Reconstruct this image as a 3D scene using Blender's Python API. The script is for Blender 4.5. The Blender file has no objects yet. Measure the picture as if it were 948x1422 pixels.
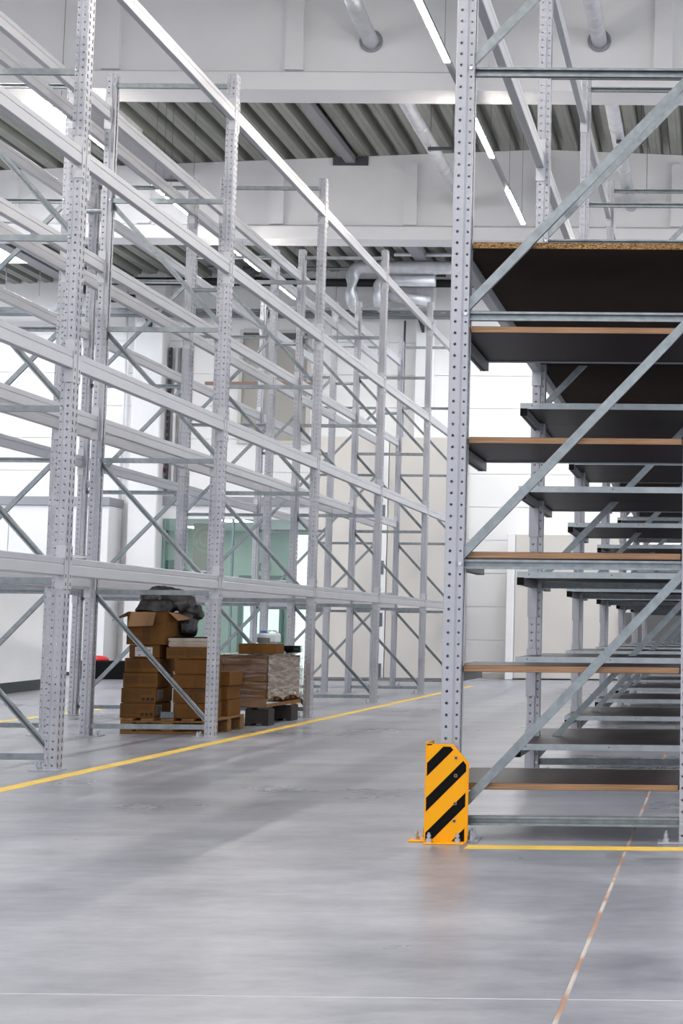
import bpy, bmesh, math, random
from mathutils import Vector, Matrix, noise
random.seed(7)
S = bpy.context.scene
C = S.collection

# ------------------------------------------------------------------ camera
cam = bpy.data.cameras.new('camera'); camo = bpy.data.objects.new('camera', cam); C.objects.link(camo)
S.camera = camo
F, CX, CY, PI_, RO, YA, HC = 2066.05, 979.36, 709.45, .0814, .0092, -.0071, .8931
cam.sensor_fit = 'VERTICAL'; cam.sensor_height = 24; cam.sensor_width = 16
cam.lens = F*24/1422
cam.shift_x = -(CX-474)/1422; cam.shift_y = (CY-711)/1422
fw = Vector((math.sin(YA)*math.cos(PI_), math.cos(YA)*math.cos(PI_), math.sin(PI_)))
r0 = Vector((math.cos(YA), -math.sin(YA), 0)); u0 = r0.cross(fw)
R = r0*math.cos(RO)+u0*math.sin(RO); U = u0*math.cos(RO)-r0*math.sin(RO)
camo.matrix_world = Matrix(((R.x, U.x, -fw.x, 0), (R.y, U.y, -fw.y, 0), (R.z, U.z, -fw.z, HC), (0, 0, 0, 1)))
cam.clip_end = 200

# ------------------------------------------------------------------ world, exposure
w = bpy.data.worlds.new('overcast'); S.world = w; w.use_nodes = True
w.node_tree.nodes['Background'].inputs[0].default_value = (.90, .94, 1, 1)
w.node_tree.nodes['Background'].inputs[1].default_value = .72
S.view_settings.view_transform = 'Standard'; S.view_settings.look = 'None'
S.view_settings.exposure = 1.38; S.view_settings.gamma = 1
LAMP = 78.0; SKYL = 7.0

# ------------------------------------------------------------------ materials
def mat(name, col, rough=.6, metal=0, spec=.5, noise_amt=0, noise_scale=8, bump=0, bump_scale=60, stretch=None):
    m = bpy.data.materials.new(name); m.use_nodes = True
    nt = m.node_tree; b = nt.nodes['Principled BSDF']
    b.inputs['Base Color'].default_value = (*col, 1); b.inputs['Roughness'].default_value = rough
    b.inputs['Metallic'].default_value = metal; b.inputs['Specular IOR Level'].default_value = spec
    if noise_amt or bump:
        tc = nt.nodes.new('ShaderNodeTexCoord'); mp = nt.nodes.new('ShaderNodeMapping')
        nt.links.new(tc.outputs['Object'], mp.inputs[0])
        if stretch: mp.inputs['Scale'].default_value = stretch
    if noise_amt:
        n = nt.nodes.new('ShaderNodeTexNoise'); n.inputs['Scale'].default_value = noise_scale
        n.inputs['Detail'].default_value = 5
        nt.links.new(mp.outputs[0], n.inputs['Vector'])
        r = nt.nodes.new('ShaderNodeValToRGB')
        lo = [max(0, c*(1-noise_amt)) for c in col]; hi = [min(1, c*(1+noise_amt)) for c in col]
        r.color_ramp.elements[0].position = .3; r.color_ramp.elements[1].position = .7
        r.color_ramp.elements[0].color = (*lo, 1); r.color_ramp.elements[1].color = (*hi, 1)
        nt.links.new(n.outputs['Fac'], r.inputs[0]); nt.links.new(r.outputs[0], b.inputs['Base Color'])
    if bump:
        n2 = nt.nodes.new('ShaderNodeTexNoise'); n2.inputs['Scale'].default_value = bump_scale; n2.inputs['Detail'].default_value = 4
        bp = nt.nodes.new('ShaderNodeBump'); bp.inputs['Strength'].default_value = bump; bp.inputs['Distance'].default_value = .01
        nt.links.new(mp.outputs[0], n2.inputs['Vector'])
        nt.links.new(n2.outputs['Fac'], bp.inputs['Height']); nt.links.new(bp.outputs[0], b.inputs['Normal'])
    return m
def emis(name, col, s):
    m = bpy.data.materials.new(name); m.use_nodes = True; nt = m.node_tree; nt.nodes.clear()
    e = nt.nodes.new('ShaderNodeEmission'); o = nt.nodes.new('ShaderNodeOutputMaterial')
    e.inputs[0].default_value = (*col, 1); e.inputs[1].default_value = s; nt.links.new(e.outputs[0], o.inputs[0])
    return m
M = {}
M['upright'] = mat('painted_upright', (.36, .365, .41), .42, .25, .5, .05, 3)
M['beam'] = mat('painted_beam', (.43, .435, .475), .33, .15, .5, .04, 3)
M['galv'] = mat('galvanised_brace', (.225, .25, .27), .42, .65, .5, .16, 26, stretch=(1, 1, 1))
M['zinc'] = mat('zinc_bolt', (.45, .47, .5), .3, .9)
M['strip'] = mat('shelf_edge_metal', (.33, .36, .385), .4, .7, .5, .12, 20)
M['arm'] = mat('bracket_arm', (.10, .10, .11), .45, .3)
M['black'] = mat('black_plastic', (.004, .004, .005), .6, 0, .1)
M['film_ply'] = mat('film_faced_board', (.022, .0125, .0145), .38, 0, .10, .2, 6)
M['white'] = mat('white_paint', (.78, .78, .80), .6, 0, .4, .02, 2)
M['girder'] = mat('girder_paint', (.80, .79, .81), .65, 0, .3, .03, 1.5)
M['panel'] = mat('wall_panel_paint', (.82, .815, .82), .5, 0, .4, .015, 1)
M['deck'] = mat('roof_deck_steel', (.30, .305, .275), .5, .2, .4, .08, 2)
M['purlin'] = mat('purlin_steel', (.27, .27, .29), .5, .2)
M['bracket'] = mat('grey_steel', (.10, .105, .12), .5, .4)
M['duct'] = mat('duct_foil', (.62, .63, .67), .42, .45, .5, .12, 9, .35, 12)
M['insul'] = mat('black_insulation', (.01, .01, .011), .7)
M['tray'] = mat('cable_tray', (.2, .215, .235), .45, .6)
M['beige'] = mat('beige_door_paint', (.58, .555, .53), .55, 0, .4, .02, 1.5)
M['hinge'] = mat('hinge_grey', (.12, .14, .17), .5, .3)
M['yellow'] = mat('line_paint', (.74, .50, .09), .55, 0, .4, .1, 7)
M['guard'] = mat('guard_yellow', (.80, .34, .0), .45, 0, .25, .03, 5)
M['stripe'] = mat('guard_black', (.004, .004, .004), .6, 0, .08)
M['cart'] = mat('cardboard', (.125, .056, .016), .8, 0, .1, .09, 5, .15, 40)
M['cart_in'] = mat('cardboard_inside', (.25, .14, .075), .8, 0, .2, .08, 9)
M['ink'] = mat('printed_ink', (.022, .012, .006), .8)
M['ink_dark'] = mat('printed_symbol', (.01, .007, .005), .8)
M['label'] = mat('paper_label', (.5, .5, .53), .6)
M['label_dim'] = mat('grey_label', (.20, .19, .21), .7)
M['paper'] = mat('paper_stack', (.40, .34, .29), .8, 0, .2, .2, 60, stretch=(.2, .2, 5))
M['wood'] = mat('pallet_wood', (.17, .085, .03), .75, 0, .25, .25, 12, .2, 50, stretch=(1, 1, 4))
M['recycled'] = mat('recycled_plastic', (.022, .019, .018), .7, 0, .3, .3, 30)
M['tarp'] = mat('black_sheeting', (.016, .015, .014), .36, 0, .55, .4, 6, .5, 22)
M['jug'] = mat('translucent_jug', (.55, .6, .65), .35, 0, .5)
M['blue'] = mat('blue_cap', (.02, .15, .55), .4)
M['jugl'] = mat('jug_label', (.12, .12, .13), .6)
M['red'] = mat('red_paint', (.55, .012, .015), .45)
M['orange'] = mat('orange_pipe', (.6, .10, .01), .5)
M['mint'] = mat('mint_wall', (.43, .50, .465), .7)
M['teal'] = mat('teal_frame', (.20, .30, .31), .5)
M['teald'] = mat('dark_green_frame', (.06, .14, .12), .5)
M['greyband'] = mat('grey_fascia', (.28, .29, .32), .55)
M['greyd'] = mat('dark_grey_panel', (.09, .088, .09), .55)
M['kick'] = mat('dark_kickboard', (.02, .023, .025), .55)
M['poster'] = mat('poster', (.45, .32, .30), .6)
M['ring'] = mat('reflection_ring', (.42, .40, .37), .6)
M['green'] = mat('exit_green', (.01, .22, .10), .5)
M['lamp'] = emis('lamp_diffuser', (1, .93, .82), LAMP)
M['ofill'] = emis('added_office_lamp', (.95, 1, .97), 9)
M['skyl'] = emis('skylight_sheet', (.95, .98, 1), SKYL)
M['rust'] = mat('rusty_bar', (.30, .19, .15), .6)

def floor_mat():
    m = bpy.data.materials.new('polished_concrete'); m.use_nodes = True; nt = m.node_tree; b = nt.nodes['Principled BSDF']
    N = nt.nodes.new; L = nt.links.new
    g = N('ShaderNodeNewGeometry')
    def nz(scale, sc, det=6, rough=.6, dist=0):
        mp = N('ShaderNodeMapping'); mp.inputs['Scale'].default_value = sc; L(g.outputs['Position'], mp.inputs[0])
        n = N('ShaderNodeTexNoise'); n.inputs['Scale'].default_value = scale; n.inputs['Detail'].default_value = det
        n.inputs['Roughness'].default_value = rough; n.inputs['Distortion'].default_value = dist; L(mp.outputs[0], n.inputs['Vector']); return n
    a = nz(.55, (.8, 1.0, 1), 7, .62, .15); c = nz(2.2, (.45, 1.3, 1), 7, .62, .15); d = nz(11, (.7, 1.2, 1), 8, .7)
    mx = N('ShaderNodeMix'); mx.data_type = 'FLOAT'; mx.inputs[0].default_value = .5; L(a.outputs['Fac'], mx.inputs[2]); L(c.outputs['Fac'], mx.inputs[3])
    mx2 = N('ShaderNodeMix'); mx2.data_type = 'FLOAT'; mx2.inputs[0].default_value = .28; L(mx.outputs[0], mx2.inputs[2]); L(d.outputs['Fac'], mx2.inputs[3])
    r = N('ShaderNodeValToRGB'); e = r.color_ramp.elements
    e[0].position = .41; e[0].color = (.150, .158, .192, 1); e[1].position = .585; e[1].color = (.30, .307, .352, 1)
    L(mx2.outputs[0], r.inputs[0]); L(r.outputs[0], b.inputs['Base Color'])
    rr = N('ShaderNodeMapRange'); rr.inputs[1].default_value = .3; rr.inputs[2].default_value = .7; rr.inputs[3].default_value = .24; rr.inputs[4].default_value = .40
    L(a.outputs['Fac'], rr.inputs[0]); L(rr.outputs[0], b.inputs['Roughness'])
    b.inputs['Specular IOR Level'].default_value = .55
    bp = N('ShaderNodeBump'); bp.inputs['Strength'].default_value = .02; bp.inputs['Distance'].default_value = .01
    L(c.outputs['Fac'], bp.inputs['Height']); L(bp.outputs[0], b.inputs['Normal'])
    return m
M['floor'] = floor_mat()
def joint_mat():
    m = mat('joint_sealant', (.45, .33, .27), .8, 0, .3)
    nt = m.node_tree; b = nt.nodes['Principled BSDF']; g = nt.nodes.new('ShaderNodeNewGeometry')
    n = nt.nodes.new('ShaderNodeTexNoise'); n.inputs['Scale'].default_value = 5; nt.links.new(g.outputs['Position'], n.inputs['Vector'])
    r = nt.nodes.new('ShaderNodeValToRGB'); e = r.color_ramp.elements
    e[0].position = .4; e[0].color = (.30, .175, .125, 1); e[1].position = .56; e[1].color = (.40, .36, .34, 1)
    nt.links.new(n.outputs['Fac'], r.inputs[0]); nt.links.new(r.outputs[0], b.inputs['Base Color']); return m
M['joint'] = joint_mat()
def ply_mat():
    m = mat('plywood_edge', (.5, .3, .17), .7, 0, .3); nt = m.node_tree; b = nt.nodes['Principled BSDF']
    g = nt.nodes.new('ShaderNodeTexCoord'); mp = nt.nodes.new('ShaderNodeMapping'); mp.inputs['Scale'].default_value = (1.5, 1.5, 110)
    nt.links.new(g.outputs['Object'], mp.inputs[0])
    n = nt.nodes.new('ShaderNodeTexNoise'); n.inputs['Scale'].default_value = 2.2; n.inputs['Detail'].default_value = 4; nt.links.new(mp.outputs[0], n.inputs['Vector'])
    r = nt.nodes.new('ShaderNodeValToRGB'); e = r.color_ramp.elements
    e[0].position = .3; e[0].color = (.16, .08, .04, 1); e[1].position = .62; e[1].color = (.36, .215, .125, 1)
    nt.links.new(n.outputs['Fac'], r.inputs[0]); nt.links.new(r.outputs[0], b.inputs['Base Color']); return m
M['ply'] = ply_mat()
def osb_mat():
    m = mat('chipboard_edge', (.5, .3, .15), .8, 0, .2); nt = m.node_tree; b = nt.nodes['Principled BSDF']
    g = nt.nodes.new('ShaderNodeTexCoord'); mp = nt.nodes.new('ShaderNodeMapping'); mp.inputs['Scale'].default_value = (1, 1, 2.5)
    nt.links.new(g.outputs['Object'], mp.inputs[0])
    n = nt.nodes.new('ShaderNodeTexNoise'); n.inputs['Scale'].default_value = 130; n.inputs['Detail'].default_value = 3; nt.links.new(mp.outputs[0], n.inputs['Vector'])
    r = nt.nodes.new('ShaderNodeValToRGB'); e = r.color_ramp.elements
    e[0].position = .40; e[0].color = (.07, .03, .01, 1); e[1].position = .6; e[1].color = (.38, .23, .10, 1)
    nt.links.new(n.outputs['Fac'], r.inputs[0]); nt.links.new(r.outputs[0], b.inputs['Base Color']); return m
M['osb'] = osb_mat()
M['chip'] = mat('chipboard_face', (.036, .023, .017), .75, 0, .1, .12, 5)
def wrap_mat(lo, hi, tint):
    m = bpy.data.materials.new('stretch_film'); m.use_nodes = True; nt = m.node_tree; nt.nodes.clear(); N = nt.nodes.new; L = nt.links.new
    o = N('ShaderNodeOutputMaterial'); t = N('ShaderNodeBsdfTransparent'); p = N('ShaderNodeBsdfPrincipled'); mx = N('ShaderNodeMixShader')
    p.inputs['Base Color'].default_value = (*tint, 1); p.inputs['Roughness'].default_value = .18; p.inputs['Specular IOR Level'].default_value = .8
    g = N('ShaderNodeNewGeometry'); mp = N('ShaderNodeMapping'); mp.inputs['Rotation'].default_value = (.3, .2, 0); mp.inputs['Scale'].default_value = (.6, .6, 6)
    L(g.outputs['Position'], mp.inputs[0]); n = N('ShaderNodeTexNoise'); n.inputs['Scale'].default_value = 5; n.inputs['Detail'].default_value = 6; n.inputs['Distortion'].default_value = .8
    L(mp.outputs[0], n.inputs['Vector'])
    r = N('ShaderNodeMapRange'); r.inputs[1].default_value = .42; r.inputs[2].default_value = .68; r.inputs[3].default_value = lo; r.inputs[4].default_value = hi
    L(n.outputs['Fac'], r.inputs[0]); L(r.outputs[0], mx.inputs[0]); L(t.outputs[0], mx.inputs[1]); L(p.outputs[0], mx.inputs[2])
    bp = N('ShaderNodeBump'); bp.inputs['Strength'].default_value = .45; bp.inputs['Distance'].default_value = .012; L(n.outputs['Fac'], bp.inputs['Height']); L(bp.outputs[0], p.inputs['Normal'])
    L(mx.outputs[0], o.inputs[0]); return m
M['wrap'] = wrap_mat(.06, .42, (.42, .38, .40)); M['wrap_side'] = wrap_mat(.45, .85, (.42, .36, .32))
def glass_mat():
    m = bpy.data.materials.new('tinted_glass'); m.use_nodes = True; nt = m.node_tree; nt.nodes.clear(); N = nt.nodes.new; L = nt.links.new
    o = N('ShaderNodeOutputMaterial'); t = N('ShaderNodeBsdfTransparent'); t.inputs[0].default_value = (.86, .95, .915, 1)
    g = N('ShaderNodeBsdfGlossy'); g.inputs['Roughness'].default_value = .03; mx = N('ShaderNodeMixShader'); f = N('ShaderNodeFresnel'); f.inputs[0].default_value = 1.5
    L(f.outputs[0], mx.inputs[0]); L(t.outputs[0], mx.inputs[1]); L(g.outputs[0], mx.inputs[2]); L(mx.outputs[0], o.inputs[0]); return m
M['glass'] = glass_mat()

# ------------------------------------------------------------------ mesh helpers
class MB:
    def __init__(s): s.v = []; s.f = []; s.m = []
    def add(s, vs, fs, mi=0):
        n = len(s.v); s.v += [tuple(p) for p in vs]
        for f in fs: s.f.append([i+n for i in f]); s.m.append(mi)
    def box(s, x0, x1, y0, y1, z0, z1, mi=0, mat=None):
        vs = [Vector((x, y, z)) for x in (x0, x1) for y in (y0, y1) for z in (z0, z1)]
        if mat: vs = [mat @ p for p in vs]
        s.add(vs, [(0, 1, 3, 2), (4, 6, 7, 5), (0, 4, 5, 1), (2, 3, 7, 6), (0, 2, 6, 4), (1, 5, 7, 3)], mi)
    def bbox(s, x0, x1, y0, y1, z0, z1, b, mi=0, mat=None):
        # box with chamfered edges
        vs = []; cx, cy, cz = (x0+x1)/2, (y0+y1)/2, (z0+z1)/2; hx, hy, hz = (x1-x0)/2, (y1-y0)/2, (z1-z0)/2
        bm = bmesh.new(); bmesh.ops.create_cube(bm, size=2)
        for v in bm.verts: v.co = Vector((v.co.x*hx, v.co.y*hy, v.co.z*hz))
        bmesh.ops.bevel(bm, geom=bm.edges[:], offset=b, segments=1, affect='EDGES')
        bm.verts.index_update()
        vs = [Vector((v.co.x+cx, v.co.y+cy, v.co.z+cz)) for v in bm.verts]
        if mat: vs = [mat @ p for p in vs]
        s.add(vs, [[v.index for v in f.verts] for f in bm.faces], mi); bm.free()
    def prism(s, poly, axis, a, b, mi=0, caps=True):
        # poly of 2D points extruded along axis between a and b
        n = len(poly); out = []
        for t in (a, b):
            for p in poly:
                out.append({'x': (t, p[0], p[1]), 'y': (p[0], t, p[1]), 'z': (p[0], p[1], t)}[axis])
        fs = [(i, (i+1) % n, n+(i+1) % n, n+i) for i in range(n)]
        if caps: fs += [list(range(n))[::-1], list(range(n, 2*n))]
        s.add(out, fs, mi)
    def sheet(s, line, axis, a, b, mi=0):
        n = len(line); out = []
        for t in (a, b):
            for p in line:
                out.append({'x': (t, p[0], p[1]), 'y': (p[0], t, p[1]), 'z': (p[0], p[1], t)}[axis])
        s.add(out, [(i, i+1, n+i+1, n+i) for i in range(n-1)], mi)
    def tube(s, pts, r, n=10, mi=0, caps=True):
        pts = [Vector(p) for p in pts]; rings = []
        ref = Vector((0, 0, 1)) if abs((pts[1]-pts[0]).normalized().z) < .9 else Vector((1, 0, 0))
        for i, p in enumerate(pts):
            d = (pts[min(i+1, len(pts)-1)]-pts[max(i-1, 0)]).normalized()
            a = d.cross(ref).normalized(); b = a.cross(d)
            rings.append([p+(a*math.cos(2*math.pi*k/n)+b*math.sin(2*math.pi*k/n))*r for k in range(n)])
        vs = [v for rg in rings for v in rg]; fs = []
        for i in range(len(pts)-1):
            for k in range(n): fs.append((i*n+k, i*n+(k+1) % n, (i+1)*n+(k+1) % n, (i+1)*n+k))
        if caps: fs += [list(range(n))[::-1], [len(vs)-n+k for k in range(n)]]
        s.add(vs, fs, mi)
    def mesh(s, name, mats, smooth=False):
        me = bpy.data.meshes.new(name); me.from_pydata(s.v, [], s.f)
        for m in (mats if isinstance(mats, (list, tuple)) else [mats]): me.materials.append(M[m] if isinstance(m, str) else m)
        me.polygons.foreach_set('material_index', s.m)
        if smooth: me.polygons.foreach_set('use_smooth', [True]*len(s.f))
        me.update()
        bm = bmesh.new(); bm.from_mesh(me); bmesh.ops.recalc_face_normals(bm, faces=bm.faces[:]); bm.to_mesh(me); bm.free()
        return me
def obj(name, me, parent=None, loc=(0, 0, 0), rz=0, label=None, cat=None, group=None, kind=None, hide=False):
    o = bpy.data.objects.new(name, me); C.objects.link(o); o.location = loc; o.rotation_euler = (0, 0, rz)
    if parent: o.parent = parent
    if label: o['label'] = label
    if cat: o['category'] = cat
    if group: o['group'] = group
    if kind: o['kind'] = kind
    return o
def boxmesh(name, x0, x1, y0, y1, z0, z1, m, bev=0):
    b = MB(); (b.bbox(x0, x1, y0, y1, z0, z1, bev) if bev else b.box(x0, x1, y0, y1, z0, z1)); return b.mesh(name, m)
def boxobj(name, x0, x1, y0, y1, z0, z1, m, bev=0, base=None, **k):
    # object whose origin is the box's base centre
    ox, oy, oz = base if base else ((x0+x1)/2, (y0+y1)/2, z0)
    return obj(name, boxmesh(name, x0-ox, x1-ox, y0-oy, y1-oy, z0-oz, z1-oz, m, bev), loc=(ox, oy, oz), **k)
def tree_copy(root, loc=None, rz=None, **k):
    r = root.copy(); C.objects.link(r)
    if loc: r.location = loc
    if rz is not None: r.rotation_euler = (0, 0, rz)
    for kk, v in k.items(): r[kk] = v
    def rec(src, dst):
        for ch in src.children:
            c = ch.copy(); C.objects.link(c); c.parent = dst; rec(ch, c)
    rec(root, r)
    return r
ORD = ['first', 'second', 'third', 'fourth', 'fifth', 'sixth', 'seventh', 'eighth']

YR, BAY = 6.434, 2.904
Yn = lambda n: YR+n*BAY

# ------------------------------------------------------------------ the hall
# floor: concrete slabs divided by filled saw-cut joints
fl = obj('floor', boxmesh('floor', -19, 8, -9, 34, -.25, -.004, 'joint'), kind='structure')
JX, JY = -.358, 3.70
xs = [-19, -12.358, JX, 8]; ys = [-9, -2.3, JY, 34]
for i in range(3):
    for j in range(3):
        gx0 = .0065 if i else 0; gx1 = .0065 if i < 2 else 0; gy0 = .0032 if j else 0; gy1 = .0032 if j < 2 else 0
        obj('concrete_slab', boxmesh('concrete_slab', xs[i]+gx0, xs[i+1]-gx1, ys[j]+gy0, ys[j+1]-gy1, -.2, 0, 'floor'), fl)
# joint filler tops come up nearly level with the slabs
obj('joint_filler', boxmesh('joint_filler', JX-.0065, JX+.0065, -9, 34, -.15, -.0008, 'joint'), fl)
b = MB(); b.box(-12.3, JX-.0065, JY-.0032, JY+.0032, -.15, -.0003); b.box(JX+.0065, 8, JY-.0032, JY+.0032, -.15, -.0003)
obj('joint_filler', b.mesh('joint_filler', 'label'), fl)

def line(name, x0, x1, y0, y1, lab):
    boxobj(name, x0, x1, y0, y1, .0002, .0012, 'yellow', label=lab, cat='floor line')
line('floor_line', -3.94, -3.835, 2, 24.0, 'long yellow floor line beside the left racking, bordering the aisle')
line('floor_line', -6.72, -6.62, 2, 24.0, 'pale yellow floor line on the far side of the left racking')
line('floor_line', -1.02, 3, 6.18, 6.285, 'yellow floor line across the front end of the right shelving rack')
# dark damp stain and chips
b = MB()
def blot(cx, cy, rx, ry, n=14, sd=0):
    rnd = random.Random(sd); vs = [(cx, cy, .0004)]+[(cx+rx*math.cos(2*math.pi*k/n)*rnd.uniform(.6, 1.15), cy+ry*math.sin(2*math.pi*k/n)*rnd.uniform(.6, 1.15), .0004) for k in range(n)]
    b.add(vs, [(0, 1+k, 1+(k+1) % n) for k in range(n)])
blot(-.395, 6.04, .035, .13, 14, 3); blot(-.21, 5.95, .10, .045, 14, 5)
M['stain'] = mat('damp_stain', (.17, .175, .18), .3)
obj('floor_stain', b.mesh('floor_stain', 'stain'), label='dark damp stains on the concrete by the joint in front of the yellow line', cat='stain', kind='stuff')
b = MB(); rr = random.Random(5)
for k in range(12):
    cx = rr.uniform(-3.4, -1.4) if k % 2 else rr.uniform(-1.0, -.1); cy = rr.uniform(4, 18) if k % 2 else rr.uniform(6.5, 8.5)
    n = 6; vs = [(cx+.006*math.cos(q)*rr.uniform(.5, 1.3), cy+.006*math.sin(q)*rr.uniform(.5, 1.3), .0008) for q in [2*math.pi*i/n for i in range(n)]]
    b.add(vs, [list(range(n))])
obj('floor_grit', b.mesh('floor_grit', 'kick'), label='tiny dark specks of grit lying on the concrete aisle', cat='grit', kind='stuff')

# roof
zr = lambda x: 7.93-(.046*abs(x+2.6) if x < -2.6 else .034*(x+2.6))
SKY = [(-9.0, -7.9, 16.2, 19.86), (-13.6, -12.2, 22.4, 26.2), (-9.0, -7.9, 4.0, 8.0), (-13.6, -12.2, 16.2, 19.8), (-1.6, -.5, -8, -4), (-9, -7.9, -8, -4), (1.8, 2.9, 4, 8), (-3.5, -2.0, 22.6, 26.8), (.6, 1.9, 22.6, 26.8)]  # last two are added out of sight to brighten the far wall
def rib_profile(x0, x1):
    # trapezoidal ribs on one grid for the whole roof, clipped to x0..x1
    full = []; p = .305; k = int((x0+19)/p)-1
    while -19+k*p < x1+p:
        full += [(-19+k*p+dx, dz) for dx, dz in ((0, 0), (.06, 0), (.085, .008), (.11, 0), (.145, 0), (.175, .15), (.27, .15), (.30, 0))]; k += 1
    def zat(x):
        for (xa_, za_), (xb_, zb_) in zip(full, full[1:]):
            if xa_ <= x <= xb_: return za_+(zb_-za_)*(x-xa_)/(xb_-xa_)
    pts = [(x0, zat(x0))]+[q for q in full if x0+1e-4 < q[0] < x1-1e-4]+[(x1, zat(x1))]
    return [(x, zr(x)+dz) for x, dz in pts]
ce = obj('ceiling', None, kind='structure')
YB = [-8.8, -2.6, 3.4, 9.4, 15.4, 21.4, 28.6]
def deck_piece(x0, x1, y0, y1):
    b = MB(); b.sheet(rib_profile(x0, x1), 'y', y0, y1); obj('roof_deck', b.mesh('roof_deck', 'deck'), ce)
for i in range(len(YB)-1):
    y0, y1 = YB[i], YB[i+1]
    holes = sorted([h for h in SKY if h[2] >= y0 and h[3] <= y1])
    x = -19
    for h in holes:
        deck_piece(x, h[0], y0, y1)
        deck_piece(h[0], h[1], y0, h[2]); deck_piece(h[0], h[1], h[3], y1)
        x = h[1]
    deck_piece(x, 8, y0, y1)
obj('roof_cover', boxmesh('roof_cover', -19, 8, -8.8, 28.6, 8.3, 8.35, 'bracket'), ce)  # replaced below where skylights are
bpy.data.objects.remove(bpy.data.objects['roof_cover'])
for k, h in enumerate(SKY):
    z = zr(h[0])+.16
    t = obj('skylight', None, loc=((h[0]+h[1])/2, (h[2]+h[3])/2, z), label=['bright rooflight panel between two white roof girders on the left', 'bright rooflight panel at the far left beyond the second girder'][k] if k < 2 else 'rooflight panel %s among those outside the picture' % ['', '', 'over the left racks near the camera,', 'far left between the girders,', 'over the aisle behind the camera,', 'left behind the camera,', 'right of the shelving rack,', 'added over the far end of the aisle,', 'added over the far end of the right rack,'][k], cat='skylight', kind='structure')
    b = MB(); b.box(-(h[1]-h[0])/2, (h[1]-h[0])/2, -(h[3]-h[2])/2, (h[3]-h[2])/2, 0, .01); obj('translucent_sheet', b.mesh('translucent_sheet', 'skyl'), t)
    b = MB(); hx, hy = (h[1]-h[0])/2, (h[3]-h[2])/2
    for a in (-hx, hx-.02): b.box(a, a+.02, -hy, hy, -.2, 0)
    for a in (-hy, hy-.02): b.box(-hx, hx, a, a+.02, -.2, 0)
    obj('curb', b.mesh('curb', 'white'), t)

# girders (precast I sections) spanning across
def girder(yc, n):
    g = obj('roof_girder', None, loc=(0, yc, 6.54), kind='structure',
            label='white roof girder spanning the hall, %s' % n, cat='girder')
    prof = [(-.2, 0), (.2, 0), (.2, .19), (.09, .24), (.09, 1.0), (-.09, 1.0), (-.09, .24), (-.2, .19)]
    b = MB(); xsx = [-19, -2.6, 8]; ring = []
    for x in xsx:
        for (py, pz) in prof: ring.append((x, py, pz if pz < .9 else zr(x)-6.54-.002))
    m = len(prof); fs = []
    for i in range(2):
        for k in range(m): fs.append((i*m+k, i*m+(k+1) % m, (i+1)*m+(k+1) % m, (i+1)*m+k))
    fs += [list(range(m)), [2*m+k for k in range(m)]]
    b.add(ring, fs); obj('girder_body', b.mesh('girder_body', 'girder'), g)
    me = None
    for k in range(-7, 6):
        x = -4.5+1.95*k
        if not -18.8 < x < 7.8: continue
        b = MB(); zt = zr(x)-6.54-.16
        b.prism([(-.10, .235), (.10, .235), (.085, zt), (-.085, zt)], 'y', -.155, -.085)
        obj('stiffener_rib', b.mesh('stiffener_rib', 'girder'), g, loc=(x, 0, 0))
for yc, n in ((-2.6, 'the one behind the camera'), (3.4, 'the one nearly overhead'), (9.4, 'the one above the top edge of the picture'), (15.4, 'first one seen from the camera'), (21.4, 'second one seen, farther away')): girder(yc, n)

# longitudinal box purlins under the deck
def purlin(x, w_, h_, y0, y1, lab):
    z = zr(x)
    p = obj('roof_purlin', None, loc=(x, y0, z-h_), label=lab, cat='purlin')
    b = MB(); b.bbox(-w_/2, w_/2, 0, y1-y0, 0, h_-.003, .006); obj('box_section', b.mesh('box_section', 'purlin'), p)
    b = MB(); b.box(-.26, .26, y1-y0-.012, y1-y0, -.035, .10); obj('end_plate', b.mesh('end_plate', 'bracket'), p)
purlin(-5.40, .15, .10, 15.5, 21.30, 'slim grey steel purlin between the two girders, left of the aisle light')
purlin(-8.05, .22, .24, 15.5, 21.30, 'deep grey steel purlin between the two girders, beside the rooflight')
purlin(-5.45, .22, .16, 21.5, 27.9, 'grey steel purlin beyond the second girder, near the silver ducts')
purlin(-8.95, .22, .16, 21.5, 27.9, 'grey steel purlin beyond the second girder above the cable tray')
purlin(-12.1, .25, .2, 21.5, 27.9, 'grey steel purlin at the far left beside the black hose')

# far wall: horizontal sandwich panels
YW = 28.0
wf = obj('wall_far', None, loc=(0, YW, 0), kind='structure')
ph = .6265; z0 = -.02+.0
wb = MB(); wb.box(-14.6, -10.95, .03, .12, 0, 8.25); wb.box(-10.95, -7.3, .03, .12, 3.36, 8.25); wb.box(-7.3, 6, .03, .12, 0, 8.25)
obj('wall_core', wb.mesh('wall_core', 'panel'), wf)
def prow(x0, x1, zmin):
    k = 0
    while True:
        a = .08+k*ph; c = min(a+ph, 7.95); k += 1
        if a >= 7.9: break
        if c <= zmin+.05: continue
        a = max(a, zmin)
        obj('wall_panel', boxmesh('wall_panel', x0+.004, x1-.004, 0, .03, a+.004, c-.004, 'panel', .003), wf)
prow(-14.6, -10.95, 0); prow(-10.95, -7.3, 3.36); prow(-7.3, -1.0, 0); prow(-1.0, 6, 0)
boxobj('baseboard_far', -7.3, 6, YW-.02, YW, 0, .08, 'beige', kind='structure')
# columns on the far wall
def column(x0, x1, lab, d=.35):
    boxobj('wall_column', x0, x1, YW-d, YW-.002, 0, 7.75, 'white', .02, label=lab, cat='column')
column(-11.0, -10.45, 'white square column on the far wall left of the glazed office')
column(-5.72, -5.38, 'white column on the far wall above the beige doors', .22)

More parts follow.
